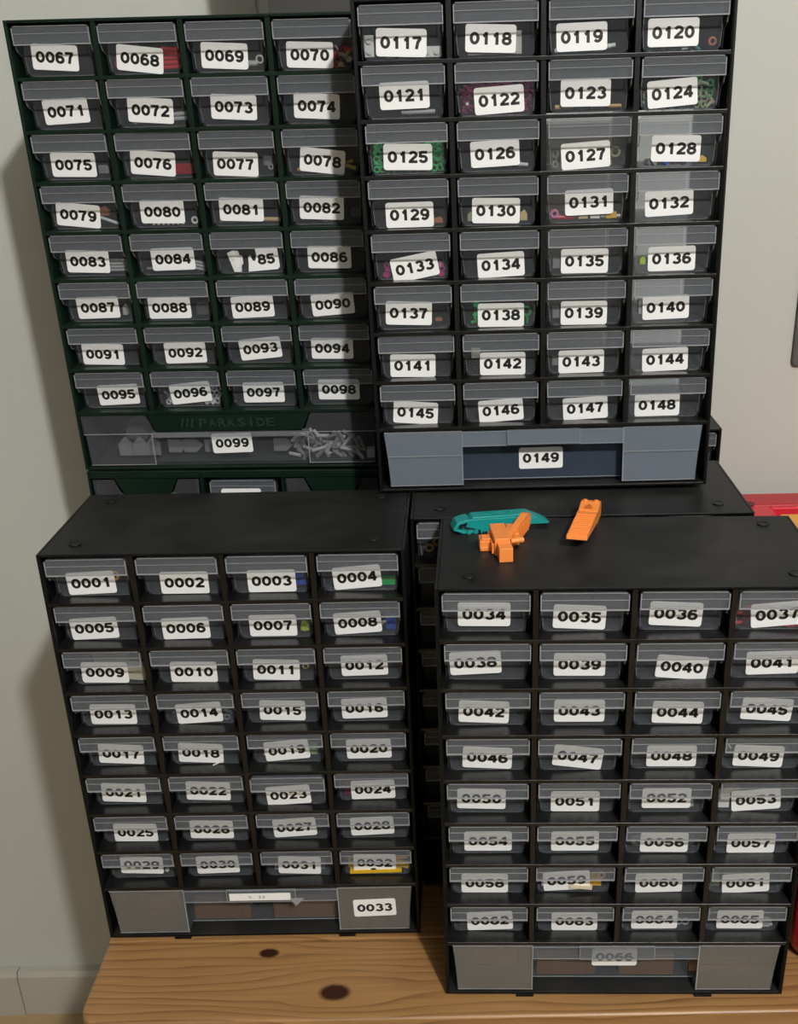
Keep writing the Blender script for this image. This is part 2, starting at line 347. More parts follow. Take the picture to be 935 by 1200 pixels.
def panel_drawer(cool):
    """wide bottom drawer: two frosted end panels, a set-back middle wall and a pull strip with a raised tab"""
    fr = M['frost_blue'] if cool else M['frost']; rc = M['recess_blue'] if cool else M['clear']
    t = .0012; b = MB(); L, x1, x2, Rr = .003, .0745, .2235, .295
    HT = .0540
    for a, c, tw in ((L, x1, 1), (x2, Rr, -1)):
        lo = .004
        o0 = a + (lo if tw == 1 else 0); o1 = c - (lo if tw == -1 else 0)
        q0 = a + (lo*.55 if tw == 1 else 0); q1 = c - (lo*.55 if tw == -1 else 0)
        b.prism([(o0,.002),(o1,.002),(q1,.031),(q0,.031)], 'y', .0012, .0012+t, 0)
        b.prism([(q0,.031),(q1,.031),(c,HT),(a,HT)], 'y', .0004 if cool else .0012, .0004+t if cool else .0012+t, 0)
        b.box(o0, o1, .0008, .0012, .002, .0027, 1)
        if cool: b.box(q0, q1, -.0002, .0008, .0306, .0313, 1)
        b.box(a, c, .0004, .0018, HT-.0005, HT+.0002, 1)
        xi = x1 if tw == 1 else x2
        b.box(xi-.0005, xi+.0005, .0004, .0008, .002, HT, 1)
        b.box(xi-.0005, xi+.0005, .0024, .0160, .002, .045, 2)
        b.box(o0, o1, .0024, .132, .0012, .0022, 2)
    b.box(x1, x2, .0160, .132, .0012, .0022, 2)
    b.box(x1+.0005, x2-.0005, .0160, .0172, .0022, .0500, 2)
    b.box(x1+.0005, x2-.0005, .0156, .0160, .0022, .0028, 1)
    b.box(L+.004, Rr-.004, .131, .132, .0022, .050, 2)
    for s, q in ((L+.003, 0), (Rr-.004, 0)): b.box(s, s+.001, .0024, .131, .0022, .050, 2)
    for x in (.125, .172): b.box(x, x+.001, .0172, .131, .0022, .030, 2)
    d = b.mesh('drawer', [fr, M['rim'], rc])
    h = MB(); h.box(x1, x2, 0, .0012, .0395, .0535, 0); h.box(x1, x2, .0012, .0158, .0525, .0535, 0)
    h.box(x1, x2, -.0005, 0, .0395, .0401, 1); h.box(x1, x2, -.0005, 0, .0530, .0535, 1)
    for s in (x1, x2-.0008): h.box(s, s+.0008, -.0005, 0, .0401, .0530, 1)
    tb = MB(); tb.box(.1165, .1835, -.0022, -.0010, .0410, .0545, 0); tb.box(.1165, .1835, -.0026, -.0022, .0410, .0415, 1)
    tb.box(.1165, .1171, -.0026, -.0022, .0415, .0545, 1); tb.box(.1829, .1835, -.0026, -.0022, .0415, .0545, 1); tb.box(.1165, .1835, -.0010, 0, .0530, .0545, 1)
    hm = [M['frost_blue'] if cool else M['milky'], M['rim']]
    return d, h.mesh('pull', hm), tb.mesh('pull_tab', hm)
PANEL = {False: panel_drawer(False), True: panel_drawer(True)}

def hood_drawer(wd, ht):
    """drawer of the green cabinets: cut-away top centre that clears a moulded hood"""
    t = .0011; b = MB(); a = wd*.235; zl = ht*.645
    for s in (-1, 1):
        X = lambda x: x if s == 1 else wd-x
        pl = [(X(.004),.002),(X(a),.002),(X(a),zl),(X(.0025),zl)]
        b.prism(pl if s == 1 else pl[::-1], 'y', .001, .001+t, 0)
        pu = [(X(.0012),zl),(X(a+.004),zl),(X(a-.004),ht),(X(.0005),ht)]
        b.prism(pu if s == 1 else pu[::-1], 'y', .0002, .0002+t, 0)
        b.box(min(X(.0012), X(a+.004)), max(X(.0012), X(a+.004)), -.0004, .0004, zl-.0003, zl+.0004, 1)
        b.box(min(X(a-.0004), X(a+.0004)), max(X(a-.0004), X(a+.0004)), 0, .001, .002, zl, 1)
        b.box(min(X(.004), X(a)), max(X(.004), X(a)), .0004, .001, .002, .0026, 1)
        b.box(min(X(.003), X(.004)), max(X(.003), X(.004)), .002, .131, .0026, ht-.004, 0)
        b.box(min(X(a), X(a+.001)), max(X(a), X(a+.001)), .002, .009, .002, zl-.001, 0)
    b.box(.004, wd-.004, .002, .131, .0012, .0022, 0); b.box(.004, wd-.004, .130, .131, .0022, ht-.006, 0)
    b.box(a+.001, wd-a-.001, .008, .009, .0022, zl, 0)
    h = MB(); h.box(a, wd-a, -.0006, .0006, zl-.004, zl+.0008, 0); h.box(a, wd-a, .0006, .0088, zl, zl+.0008, 0)
    return b.mesh('drawer', [M['clear'], M['rim']]), h.mesh('pull', [M['edge']])

# ------------------------------------------------------------------ cabinets
def pose(x, y, z, r, ti=0, L=0):
    return Matrix.Translation((x, y, z)) @ Matrix.Rotation(r, 4, 'Z') @ Matrix.Rotation(-ti, 4, 'X') @ Matrix.Rotation(-L, 4, 'Y')
POSE = {'A': pose(-.35174, .80114, 0, -.00272), 'B': pose(-.01998, .72247, 0, -.02511), 'C': pose(-.04355, .8686, 0, 0),
        'D': pose(-.38245, 1.0280, .4086, -.0316, -.0290, .00469), 'E': pose(-.3820, 1.0275, -.002, -.0316), 'F': pose(-.0741, .9315, .4141, -.01532, .015, .01138),
        'G': pose(-.0130, 1.121, 0, 0)}
def housing(root, mt, hh=H, rows=8, grid=True, key=''):
    b = MB(); e = .0026
    b.box(0, e, 0, D, 0, hh); b.box(W-e, W, 0, D, 0, hh)
    b.box(e, W-e, 0, D, hh-e, hh); b.box(e, W-e, 0, D, 0, e); (b.box(e, W-e, D-.002, D, e, hh-e) if mt is M['green'] else b.box(e, W-e, D-.002, D, e, zlip(8)))
    if key == 'F':  # partial back plates added to keep wall light out of upper rows, left columns
        b.box(e, W-e, D-.002, D, zlip(2)+.001, hh-e); b.box(e, .165, D-.002, D, zlip(8), zlip(2)+.001)
    o = obj('housing', b, mt, root, bevel=.0007, seg=2)
    if grid:
        g = MB(); zb = zlip(rows)
        for j in range(1, 4):
            x = SX + CW*j; g.box(x-.0013, x+.0013, .0012, D-.002, zb, hh-e); g.box(x-.0022, x+.0022, .0006, .0030, zb, hh-e)
        for s in (e, W-e-.0006): g.box(s, s+.0006, .0006, .0030, e, hh-e)
        for k in range(1, rows+1):
            z = zlip(k); g.box(e, W-e, .0018, D-.002, z-.0016, z); g.box(e, W-e, 0, .0022, z-.0030, z+.0003)
        obj('shelf_grid', g, M['black_shelf'] if mt is M['black'] else mt, root, bevel=.0006, seg=3)
    return o
SOCK = MB().cyl((0,0,0), (0,0,.0009), .0046, 20).ring((0,0,.0008), (0,0,1), .0046, .0006, 20, 5).mesh('peg_socket', [M['black']])
def sockets(root, mt=None):
    for x, y in ((.0260, .0215), (W-.0275, .0215), (.0260, .1235), (W-.0275, .1235)): put('peg_socket', SOCK, root, (x, y, H-.0002))
FOOT = MB().box(-.008, .008, 0, .012, -.0021, 0).mesh('foot', [M['black']])
def feet(root):
    for x in (.072, W-.072):
        for y in (-.001, D-.016): put('foot', FOOT, root, (x, y, 0))
STK = {'A':(1,[(-3.1,12.4,2.2),(0.7,10.9,-0),(-0.3,11.1,0.5),(-2.8,12.9,4.4),(-7.8,11.8,2.2),(-3.1,11.1,1.1),(-2.7,12.1,0),(-4.5,13.2,3.4),(-4.9,11.9,-1.1),(-1.7,10.7,-1.1),(-3.6,11.5,-2.3),(-0.9,14.3,1.1),(-3.8,12.1,-1.2),(-2.1,11.5,3.5),(-1.9,12.7,-2.3),(-3.2,13.9,1.2),(-3.2,12.6,-3.6),(-5.6,12,-3),(-1.6,13.2,4.7),(-1.7,13.6,1.2),(-7.1,13.5,-2.4),(-3.3,13.8,-2.4),(-3.3,10.7,3.6),(-0,11.6,1.2),(-2.4,10.7,-1.2),(-5.1,13.1,-1.2),(-1.5,13.4,3.7),(-2.9,13.9,2.5),(-2.1,15.4,-2.5),(-4.1,13.8,1.3),(-0.2,12.2,-2.5),(-2.7,13.7,-1.2)]),
'B':(34,[(-2.1,15.5,-0.5),(-2.8,12.7,-2.7),(-3.2,14.3,-2.7),(0.1,13.6,5.2),(-9.3,15.7,3),(-1.6,13.5,-0.4),(4.7,10.7,-5),(0.5,14,1.9),(-2.8,13,-2.7),(-0.4,14.1,-0.4),(4,12,-1.5),(0.9,14,-3.8),(-0.3,12.5,-2.7),(-0.5,13,-7.4),(1.9,12.6,-0.3),(-1.6,12.2,-2.7),(-5.7,14.6,-1.4),(-1.4,10.7,-0.2),(0.2,14.8,-0.2),(0.5,11.9,4.7),(-0.2,13.2,-0.2),(-0.3,13,-0.2),(0.9,11.8,-0.2),(0.4,10.7,-0.2),(-3.5,10.7,-0.1),(-6.6,12.7,3.7),(-0.8,10.7,1.2),(-0.3,10.7,3.7),(0.8,11.7,2.5),(1.4,10.7,-0),(-2.2,12.6,-0),(-1.5,12.5,-0)]),
'D':(67,[(-5.1,15.5,-3.5),(-5,12.5,-6.7),(-5.3,13.5,-3.1),(-5.4,12.5,-2.2),(-3.3,15.4,2.4),(-2.1,14.4,-4),(-1.8,15.6,-3.1),(-2.8,14.7,-3.1),(-4.6,13.5,-1.2),(-6.5,13.5,-4.9),(-5.7,11.2,-3),(-1,12.4,-6.8),(-7.9,12.8,-5.9),(-4,14.3,-1.1),(-4.7,15.1,-2.1),(-5,15.2,-2.6),(-6.4,14.2,-2),(0.4,15,0.9),(8.9,12.7,3.8),(-1.3,13.9,-1.1),(-4.1,14,1),(-9.4,12.8,-0),(-4,12.2,2),(-1.3,13.3,3.9),(-6.9,11.4,-1.9),(-0.4,11.7,1.1),(-0.8,14.8,5),(-5.4,13.6,-0.9),(1.8,13.9,2.2),(-0.7,14.5,5.2),(-2,14.2,0.1),(-1.7,15.7,-0.9)]),
'F':(117,[(-1.5,13.8,-2.6),(-4.2,14.8,-2.6),(-5.7,13.9,1),(-7.5,14.9,0.1),(-0.7,18,1.1),(2.1,12.5,3),(-2.2,15.7,-0.7),(-6,13.6,3.9),(-0.1,14.1,-1.6),(-2.1,14.7,2.1),(-1.3,11.2,3.1),(-1,14.5,-1.6),(-0.9,11,0.3),(-2,12.4,-1.6),(2.3,17.2,1.3),(-4.6,14.6,2.2),(1.5,10.7,10.1),(1.7,10.7,2.3),(-0.5,11.9,-0.6),(-0.1,12,0.4),(-5.5,14.7,-2.5),(1.2,10.7,-0.6),(-0.5,10.7,-0.6),(-3.3,13.8,1.4),(-4.1,10.7,-1.5),(2.1,10.7,-0.5),(-2,10.7,0.5),(-1.8,10.8,1.5),(-3.6,10.7,-4.6),(0,10.7,3.6),(2.6,10.7,2.6),(-6.9,11.8,0.5)]),
}
def add_drawer(root, k, j, num=None, st=None, torn=False, seat=None):
    rx = random.uniform(-.0005, .0005); ry = random.uniform(-.0002, .0014) if seat is None else seat; rz = random.uniform(-.012, .012)*.7
    d = put('drawer', TRAY, root, (SX + CW*(j+.5) + rx, ry, zlip(k+1)), rot=(random.uniform(0, .012), 0, rz))
    put('pull', PULL, d)
    if num is None: tag(d, label='clear drawer without a number sticker'); return d
    tag(d, label='clear drawer with the number sticker %04d' % num)
    if torn:
        s = MB(); s.prism([(-.0100,-.0104),(.0184,-.0104),(.0206,-.0082),(.0206,.0082),(.0184,.0104),(-.0006,.0104),(-.0002,.004),(-.002,-.001),(-.0045,-.0005),(-.0060,.0045),(-.0082,.003),(-.0088,-.004)], 'y', -.0002, 0)
        for c, x in (('8', .0045), ('5', .0130)):
            v, f = DIG[c]; s.add([(x + a*.0077, -.00026, b*.0092) for a, b in v], f, 1)
        q = put('sticker', s.mesh('sticker', [M['paper'], M['ink']]), d, (st[0]/1000 - .0035, LB-.0001, st[1]/1000), rot=(0, -math.radians(st[2]), 0))
        tag(q, label='half-torn white sticker reading 85')
        s = MB(); s.prism([(-.0040,-.0098),(.0030,-.0098),(.0036,-.004),(.0054,-.002),(.0050,.0048),(.0022,.006),(.0014,.0096),(-.0040,.0102),(-.0092,.0078)], 'y', -.0008, 0)
        s.prism([(-.0030,-.0094),(-.0008,-.0094),(-.0002,.004),(-.0036,.0085),(-.0050,.005)], 'y', -.0016, -.0008)
        put('paper_scrap', s.mesh('paper_scrap', M['scrap']), d, (-.0135, LB-.0001, .0115))
    else:
        put('sticker', sticker_mesh(num), d, (st[0]/1000 - rx, LB-.0001, st[1]/1000), rot=(0, -math.radians(st[2]), 0))
    return d
def cabinet(key, label, mt, sticks=True, cells=None):
    root = empty('drawer_cabinet', POSE[key], label=label, cat='cabinet', group='small parts drawer cabinets')
    housing(root, mt, key=key)
    for i in range(32):
        k, j = divmod(i, 4)
        if cells and not cells(k, j): continue
        if sticks:
            n0, L = STK[key]; n = n0 + i; add_drawer(root, k, j, n, L[i], torn=(n == 85), seat=(-.004 if n == 23 else None))
        else: add_drawer(root, k, j)
    return root
def wide(root, cool, sx=.0043):
    d0, p0, t0 = PANEL[cool]; d = put('drawer', d0, root, (.0040, 0, .0030)); tag(d, label='wide clear bottom drawer with a set-back centre')
    p = put('pull', p0, d); put('pull_tab', t0, d)
    return d

cabA = cabinet('A', 'black cabinet lower left, stickers 0001 to 0033, on bare pine tabletop', M['black'])
cabB = cabinet('B', 'black cabinet front right, stickers 0034 to 0066, with brick separators on top', M['black'])
cabC = cabinet('C', 'black cabinet wedged behind the 0034 cabinet, mostly hidden, under the 0117 cabinet', M['black'], False, lambda k, j: j < 2)
cabF = cabinet('F', 'black cabinet upper right, stickers 0117 to 0149, with pale blue-grey bottom drawer', M['black'])
cabG = cabinet('G', 'black cabinet at the wall, only its right corner peeking past the 0149 drawer', M['black'], False, lambda k, j: j == 3)
for c in (cabA, cabB, cabC, cabG): sockets(c); feet(c)
sockets(cabF)
def wsticker(dr, num, x, z, y, rot=0):
    put('sticker', sticker_mesh(num), dr, (x-.0040, y, z-.003), rot=(0, -math.radians(rot), 0)); tag(dr, label='wide clear bottom drawer with the number sticker %04d' % num)
dA = wide(cabA, False); wsticker(dA, 33, .2625, .0321, .0008, 2)
tb = MB().box(-.0295, .0295, -.0004, 0, -.0042, .0042, 0); text_on(tb, 'N', -.0005, .003, .0024, .0030, 1, x0=-.0095, src=LET); text_on(tb, '33', -.0005, .0036, .0022, .0030, 1, x0=.0015)
put('paper_strip', tb.mesh('paper_strip', [M['paper'], M['faint_ink']]), dA, (.1490, -.0027, .0478))
tp = MB().prism([(-.006,.003),(.008,.003),(-.0005,-.0065)], 'y', -.0004, 0); put('tape_corner', tp.mesh('tape_corner', [M['rim']]), dA, (.1835, -.0028, .0425))
dB = wide(cabB, False); wsticker(dB, 66, .1545, .0293, .0159)
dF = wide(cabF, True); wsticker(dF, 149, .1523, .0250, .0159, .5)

# green cabinets
cabD = cabinet('D', 'dark green cabinet upper left, stickers 0067 to 0099, stacked on another green cabinet', M['green'])
def hood(root, x0, wd, z0, ht, lettering=False):
    a = wd*.235; zl = ht*.645+.0022
    h = MB().prism([(a+.0055,zl),(wd-a-.0055,zl),(wd-a+.0035,ht+.0016),(a-.0035,ht+.0016)], 'y', .0012, .0070, 0)
    ob = put('hood', h.mesh('hood', [M['green']]), root, (x0, 0, z0))
    if lettering:
        e = MB(); text_on(e, 'PARKSIDE', 0, .0097, .0078, .0085, 0, x0=wd/2+.0085, z0=(zl+ht)/2, src=LET)
        n = len(e.v); e.v += [(x, -.0016, z) for x, _, z in e.v]; top = [tuple(i+n for i in f) for f in e.f]
        from collections import Counter
        ec = {}
        for f in e.f:
            for i in range(len(f)): 
                k = (f[i], f[(i+1) % len(f)]); ec[tuple(sorted(k))] = (ec.get(tuple(sorted(k)), (0, k))[0]+1, k)
        sides = [(k[0], k[1], k[1]+n, k[0]+n) for c_, k in ec.values() if c_ == 1]
        e.f = top + sides; e.m = [0]*len(e.f)
        for i in range(3):
            x = wd/2 - .0465 + i*.0050; z = (zl+ht)/2; e.prism([(x-.0018,z-.0044),(x,z-.0044),(x+.0022,z+.0044),(x+.0004,z+.0044)], 'y', -.0016, 0)
        put('embossed_lettering', e.mesh('embossed_lettering', [M['green_emboss']]), ob, (0, .0012, 0))
WD = W - 2*.0036
hd, hp = hood_drawer(WD, .0545)
hood(cabD, .0036, WD, .0030, .0545, True)
dD = put('drawer', hd, cabD, (.0036, 0, .0030)); put('pull', hp, dD); tag(dD, label='wide clear bottom drawer with the number sticker 0099')
put('sticker', sticker_mesh(99), dD, (.1527-.0036, .0079, .0218), rot=(0, -math.radians(1.5), 0))
HE = .4090
cabE = empty('drawer_cabinet', POSE['E'], label='dark green cabinet behind the 0001 cabinet, only its top edge showing', cat='cabinet', group='small parts drawer cabinets')
housing(cabE, M['green'], HE, grid=False)
g = MB(); g.box(.0026, W-.0026, .0015, D-.002, HE-.062, HE-.060); g.box(.0026, W-.0026, 0, .003, HE-.0075, HE-.0026)
XE = (.0036, .1180, .2020, W-.0036)
for x in XE[1:3]: g.box(x-.0018, x+.0018, 0, D-.002, HE-.060, HE-.0026)
for k in range(1, 6): g.box(.0026, W-.0026, .0015, D-.002, HE-.062-.056*k, HE-.060-.056*k)
obj('shelf_grid', g, M['green'], cabE, bevel=.0004, seg=1)
for a, b_ in ((XE[0]+.0008, XE[1]-.0024), (XE[2]+.0024, XE[3])):
    wd = b_-a; hood(cabE, a, wd, HE-.0595, .0505)
    q, p = hood_drawer(wd, .0505); d = put('drawer', q, cabE, (a, 0, HE-.0595)); put('pull', p, d); tag(d, label='clear drawer with a cut-away top under a green hood')
d = put('drawer', TRAY, cabE, ((XE[1]+XE[2])/2, 0, HE-.0510)); put('pull', PULL, d)
s = MB().prism(rrect(.0412, .0208, .0022), 'y', -.0002, 0); put('sticker', s.mesh('sticker', [M['paper']]), d, (-.002, -.0008, .0215))
tag(d, label='clear drawer showing the top edge of a white sticker')

# ------------------------------------------------------------------ what lies in the drawers (each piece a thing)
MESHC = {}
def piece_mesh(kind, c, a, b_):
    key = (kind, c, a, b_)
    if key in MESHC: return MESHC[key]
    m = MB()
    if kind == 'rod': m.cyl((-a/2,0,0), (a/2,0,0), b_, 8)
    elif kind == 'pin':
        m.cyl((-a/2,0,0), (-.0006,0,0), b_, 8); m.cyl((-.0006,0,0), (.0006,0,0), b_*1.3, 8); m.cyl((.0006,0,0), (a/2,0,0), b_, 8)
    elif kind == 'ring': m.ring((0,0,0), (0,1,0), a, b_, 14, 6)
    elif kind == 'tube':
        m.ring((0,0,0), (0,1,0), a, b_, 14, 6); m.cyl((a*.9,0,0), (a*3,0,0), b_*1.2, 8)
    elif kind == 'block': m.box(-a/2, a/2, -.004, .004, -b_/2, b_/2)
    elif kind == 'brick':
        m.box(-a/2, a/2, 0, .0096, -b_/2, b_/2)
        nx = max(1, round(a/.008)); nz = max(1, round(b_/.008))
        for i in range(nx):
            for k in range(nz):
                x = (i-(nx-1)/2)*a/nx; z = (k-(nz-1)/2)*b_/nz; m.cyl((x,0,z), (x,-.0016,z), .0024, 12)
    elif kind == 'slope': m.prism([(-a/2,-b_/2),(a/2,-b_/2),(a/2,b_*.1),(a*.1,b_/2),(-a/2,b_*.2)], 'y', -.003, .003)
    elif kind == 'bead': m.cyl((0,-a/2,0), (0,a/2,0), b_, 8, r1=b_*.6)
    MESHC[key] = m.mesh(kind, col(c)); return MESHC[key]
NM = dict(rod='plastic_rod', pin='plastic_pin', ring='plastic_ring', tube='plastic_hook', block='plastic_block', brick='studded_brick', slope='sloped_piece', bead='plastic_bead')
def cabkey(n): return 'A' if n < 34 else 'B' if n < 67 else 'D' if n < 100 else 'F'
def cell_mw(n):
    k = cabkey(n); n0 = dict(A=1, B=34, D=67, F=117)[k]; i = n-n0
    if i == 32: return POSE[k] @ Matrix.Translation((W/2, 0, .0050))
    r, j = divmod(i, 4); return POSE[k] @ Matrix.Translation((SX+CW*(j+.5), 0, zlip(r+1)+.0022))
def piece(n, kind, c, x, z, a, b_, rot=0, y=None, yaw=0, label=None, inpile=False):
    """x, z in millimetres inside drawer n, rot in degrees in the plane of the drawer front"""
    yy = .0170 + {'rod': b_, 'pin': b_*1.3, 'ring': b_, 'tube': b_, 'block': .004, 'brick': .0018, 'slope': .003, 'bead': a/2}[kind] if y is None else y/1000
    o = put(NM[kind], piece_mesh(kind, c, a, b_))
    o.matrix_world = cell_mw(n) @ Matrix.Translation((x/1000, yy, z/1000)) @ Matrix.Rotation(math.radians(yaw), 4, 'Z') @ Matrix.Rotation(-math.radians(rot), 4, 'Y')
    names = dict(rod='rod', pin='pin', ring='ring', tube='hooked piece', block='block', brick='studded brick', slope='sloped piece', bead='bead')
    cn = dict(glassgreen='clear green', lightgrey='light grey', darkgrey='dark grey', darkred='dark red').get(c, c)
    side = 'left' if x < -9 else 'right' if x > 9 else 'middle'
    if n == 33 or n in (66, 99): side = 'left' if x < -60 else 'right' if x > 60 else 'middle'
    base = label or '%s plastic %s at the %s of drawer %04d' % (cn, names[kind], side, n)
    if inpile:
        tag(o, label='one of the heaped %s plastic %ss at the %s of drawer %04d' % (cn, names[kind], side, n) if not label else base, cat='small part', group='heaped %s plastic %ss at the %s of drawer %04d' % (cn, names[kind], side, n))
    else:
        SEEN.setdefault(base, []).append((z, x, o)); tag(o, label=base, cat=('building brick' if kind == 'brick' else 'small part'), group='small parts in drawer %04d' % n)
    return o
SEEN = {}
ORD = ['lowest', 'second lowest', 'third lowest', 'fourth lowest', 'fifth lowest', 'sixth lowest', 'seventh lowest']
def settle_labels():
    for base, L in SEEN.items():
        if len(L) < 2: continue
        flat = max(a[0] for a in L) - min(a[0] for a in L) < 1.2
        L.sort(key=lambda t: t[1] if flat else t[0])
        for i, (z, x, o) in enumerate(L):
            o['label'] = base + (', %s of %d from the left' % (['first','second','third','fourth','fifth','sixth','seventh','eighth'][i], len(L)) if flat else ', the %s one' % ORD[i])
def pile(n, cols, x0, x1, z1, cnt, kinds, seed=0, size=1):
    rr = random.Random(n*31+seed)
    cell = .0052*size*1000; zr = 0; made = 0; zlev = 0
    while made < cnt and zlev*4.2*size + 2 < z1:
        m = max(1, int((x1-x0)/cell)); off = cell/2 if zlev % 2 else 0
        for i in range(m):
            if made >= cnt: break
            k = rr.choice(kinds); c = rr.choice(cols); x = x0 + off*.6 + cell*(i+.5)*(.97)
            if k in ('rod', 'pin'): a, b_ = .0085*size, .0015*size
            elif k == 'ring': a, b_ = .0024*size, .0009*size
            elif k == 'tube': a, b_ = .0022*size, .0008*size
            elif k == 'block' or k == 'slope': a, b_ = .0052*size, .0042*size
            elif k == 'brick': a, b_ = .0078*size, .0078*size
            else: a, b_ = .004*size, .0020*size
            piece(n, k, c, x, 2.2*size + zlev*4.0*size + rr.uniform(-.3,.3), a, b_, rr.uniform(-60, 60), y=19.5 + rr.uniform(0, 2.5) + 2*(zlev % 2), yaw=rr.uniform(-35, 35), inpile=True); made += 1
        zlev += 1
P = piece
P(1,'ring','yellow',16,15,.0035,.0012); P(2,'slope','orange',-17,4,.006,.007); P(2,'rod','orange',-17.5,11,.007,.0013,75)
P(3,'block','blue',23,6,.012,.004); P(3,'block','blue',22,11,.008,.0025,8); P(4,'block','green',23,5,.013,.005); P(4,'rod','green',20,28,.009,.0012,4,y=20)
P(6,'ring','gold',0,33,.003,.001,y=21); P(7,'brick','lime',24,5,.007,.005); P(7,'ring','rust',-4,31,.003,.001,y=22)
P(8,'brick','blue',24,8,.008,.011); P(8,'pin','white',17,9,.006,.0014,20); P(9,'block','cream',17,8,.026,.014,-5); P(9,'block','cream',-2,20,.03,.016,2,y=28); P(9,'slope','sage',11,11,.003,.008)
P(9,'block','white',-12,4,.030,.006); P(11,'ring','tan',22,11,.0024,.0007); P(12,'block','tan',27,31,.006,.005,20,y=22)
pile(14,['darkgrey','grey'],-28,-18,9,3,['ring','rod']); pile(14,['darkgrey','grey'],14,28,9,4,['rod','ring'])
P(19,'brick','sage',22,8,.008,.008); P(19,'rod','cream',-22,10,.010,.0012,80); P(18,'rod','white',10,2,.009,.0006,25,y=10)
P(24,'block','plum',-23,8,.008,.010); P(29,'bead','white',21,5,.003,.0022); P(29,'bead','lightgrey',16,3,.003,.0016)
P(27,'block','white',13,1.5,.010,.0015,2); P(31,'block','grey',18,6,.012,.006); P(31,'block','grey',-20,6,.01,.006)
P(32,'block','yellow',-20,7,.018,.007,-8); P(32,'block','yellow',2,4.5,.024,.004); P(32,'rod','yellow',20,9,.020,.002,-14); P(32,'block','yellow',-2,1.8,.050,.0036,1,y=17.6); P(32,'rod','yellow',22,6,.016,.0026,-16,y=18.5); P(32,'slope','black',-4,4,.005,.003,y=17.0); P(32,'rod','yellow',22,14,.014,.0015,6)
P(33,'rod','tan',95,46,.060,.0014,-3,y=24); P(33,'block','cardboard',-44,11,.056,.022,0,y=23); P(33,'block','cardboard',38,11,.062,.022,0,y=23)
P(33,'block','cardboard',-103,20,.032,.022,0,y=20)
P(66,'block','cardboard',-107,22,.040,.022,0,y=20); P(66,'block','cardboard',-42,11,.054,.022,0,y=23); P(66,'block','cardboard',32,11,.050,.022,0,y=23); P(66,'block','cardboard',98,13,.056,.008,0,y=18)
pile(37,['red','red','darkred'],-30,29,24,40,['rod','slope','block'])
P(49,'rod','white',-26,19,.005,.0008,-60); P(53,'block','white',-26,8,.009,.014); P(53,'block','cream',-20,16,.014,.006,y=24); P(52,'block','lightgrey',6,4,.036,.004)
P(56,'ring','grey',-22,9,.0042,.0014); P(56,'block','darkgrey',20,6,.014,.005); P(57,'block','blue',24,14,.003,.004); P(57,'block','darkgrey',-24,8,.008,.008)
P(59,'block','yellow',18,8,.012,.008); P(59,'block','white',-26,8,.005,.008); P(59,'block','cream',6,4,.02,.003,-5,y=18.2); P(59,'ring','gold',24,15,.003,.001)
P(61,'brick','sage',-26,6,.008,.008); P(62,'block','darkgrey',-24,6,.006,.006); P(64,'ring','lightgrey',20,6,.003,.001); P(64,'ring','lightgrey',26,6,.003,.001); P(65,'block','silver',6,2.5,.040,.004); P(65,'slope','white',24,4,.009,.004)
for q in range(5): P(68,'rod','red',22,3.5+q*3.6,.016,.0017,2-q)
for q in range(3): P(68,'rod','red',-22+q*.8,3.5+q*3.9,.014,.0017,-20+10*q)
for q in range(3): P(68,'ring','red',-27+q*6,4+q*.6,.0024,.001,y=25)
P(68,'rod','red',2,3,.018,.0017,-3)
P(69,'ring','lightgrey',25,8,.003,.0009); P(69,'rod','lightgrey',18,5,.009,.0024); P(69,'rod','silver',-22,4,.010,.0014,15); P(69,'ring','silver',-24,8,.002,.0008); P(69,'rod','lightgrey',2,3,.026,.0013)
pile(70,['red','red','darkred'],-24,-12,20,8,['rod','slope'],1); pile(70,['tan','red','gold','darkred'],14,30,20,12,['rod','slope','ring'],2); P(70,'rod','red',0,3,.022,.0016)
P(72,'rod','lightgrey',-3,3.2,.030,.0020); P(72,'ring','lightgrey',-18,3.2,.0016,.0008,y=18); P(72,'rod','lightgrey',24,9,.012,.0018,4); P(72,'rod','lightgrey',24,5,.012,.0018,2)
P(75,'block','darkgrey',-22,6,.010,.007); P(75,'block','grey',22,7,.009,.007); P(76,'block','crimson',20,6,.018,.009); P(76,'block','crimson',-2,3,.024,.004)
P(77,'rod','grey',23,11,.008,.0055,85,y=25); P(77,'ring','grey',26,6,.002,.001); P(78,'rod','yellow',-18,3,.014,.0015); P(78,'rod','yellow',22,5,.014,.0018,-18); P(78,'rod','yellow',22,9,.009,.0014,10)
P(79,'slope','lightgrey',-22,5,.008,.009); P(79,'rod','silver',20,5,.018,.0015,-20); P(79,'slope','rust',15,14,.010,.008); P(79,'ring','silver',-24,8,.002,.0008,y=24)
P(80,'ring','lightgrey',-22,4,.0024,.0009); P(80,'ring','silver',25,4,.0026,.001)
for q in range(7): P(80,'bead','white',-14+q*4.6,1.9,.003,.0016)
P(81,'rod','tan',-9,2.6,.036,.0015); P(81,'rod','tan',18,3.4,.024,.0019,-1); P(82,'rod','darkgrey',25,8,.008,.0045,88,y=24); P(82,'ring','lightgrey',-3,3,.0022,.0007); P(82,'ring','lightgrey',3,3,.0022,.0007); P(82,'rod','grey',-20,5,.012,.0012,20)
for q in range(4): P(83,'rod','lightgrey',20,3.2+q*3.0,.020,.0013,0)
P(83,'rod','lightgrey',-14,2.6,.026,.0014)
for q in range(3): P(84,'rod','lightgrey',23,3.0+q*3.1,.013,.0013,-12)
P(84,'rod','grey',-22,4,.010,.0014)
P(87,'slope','lightgrey',21,9,.004,.010); P(88,'block','darkgrey',22,8,.012,.010)
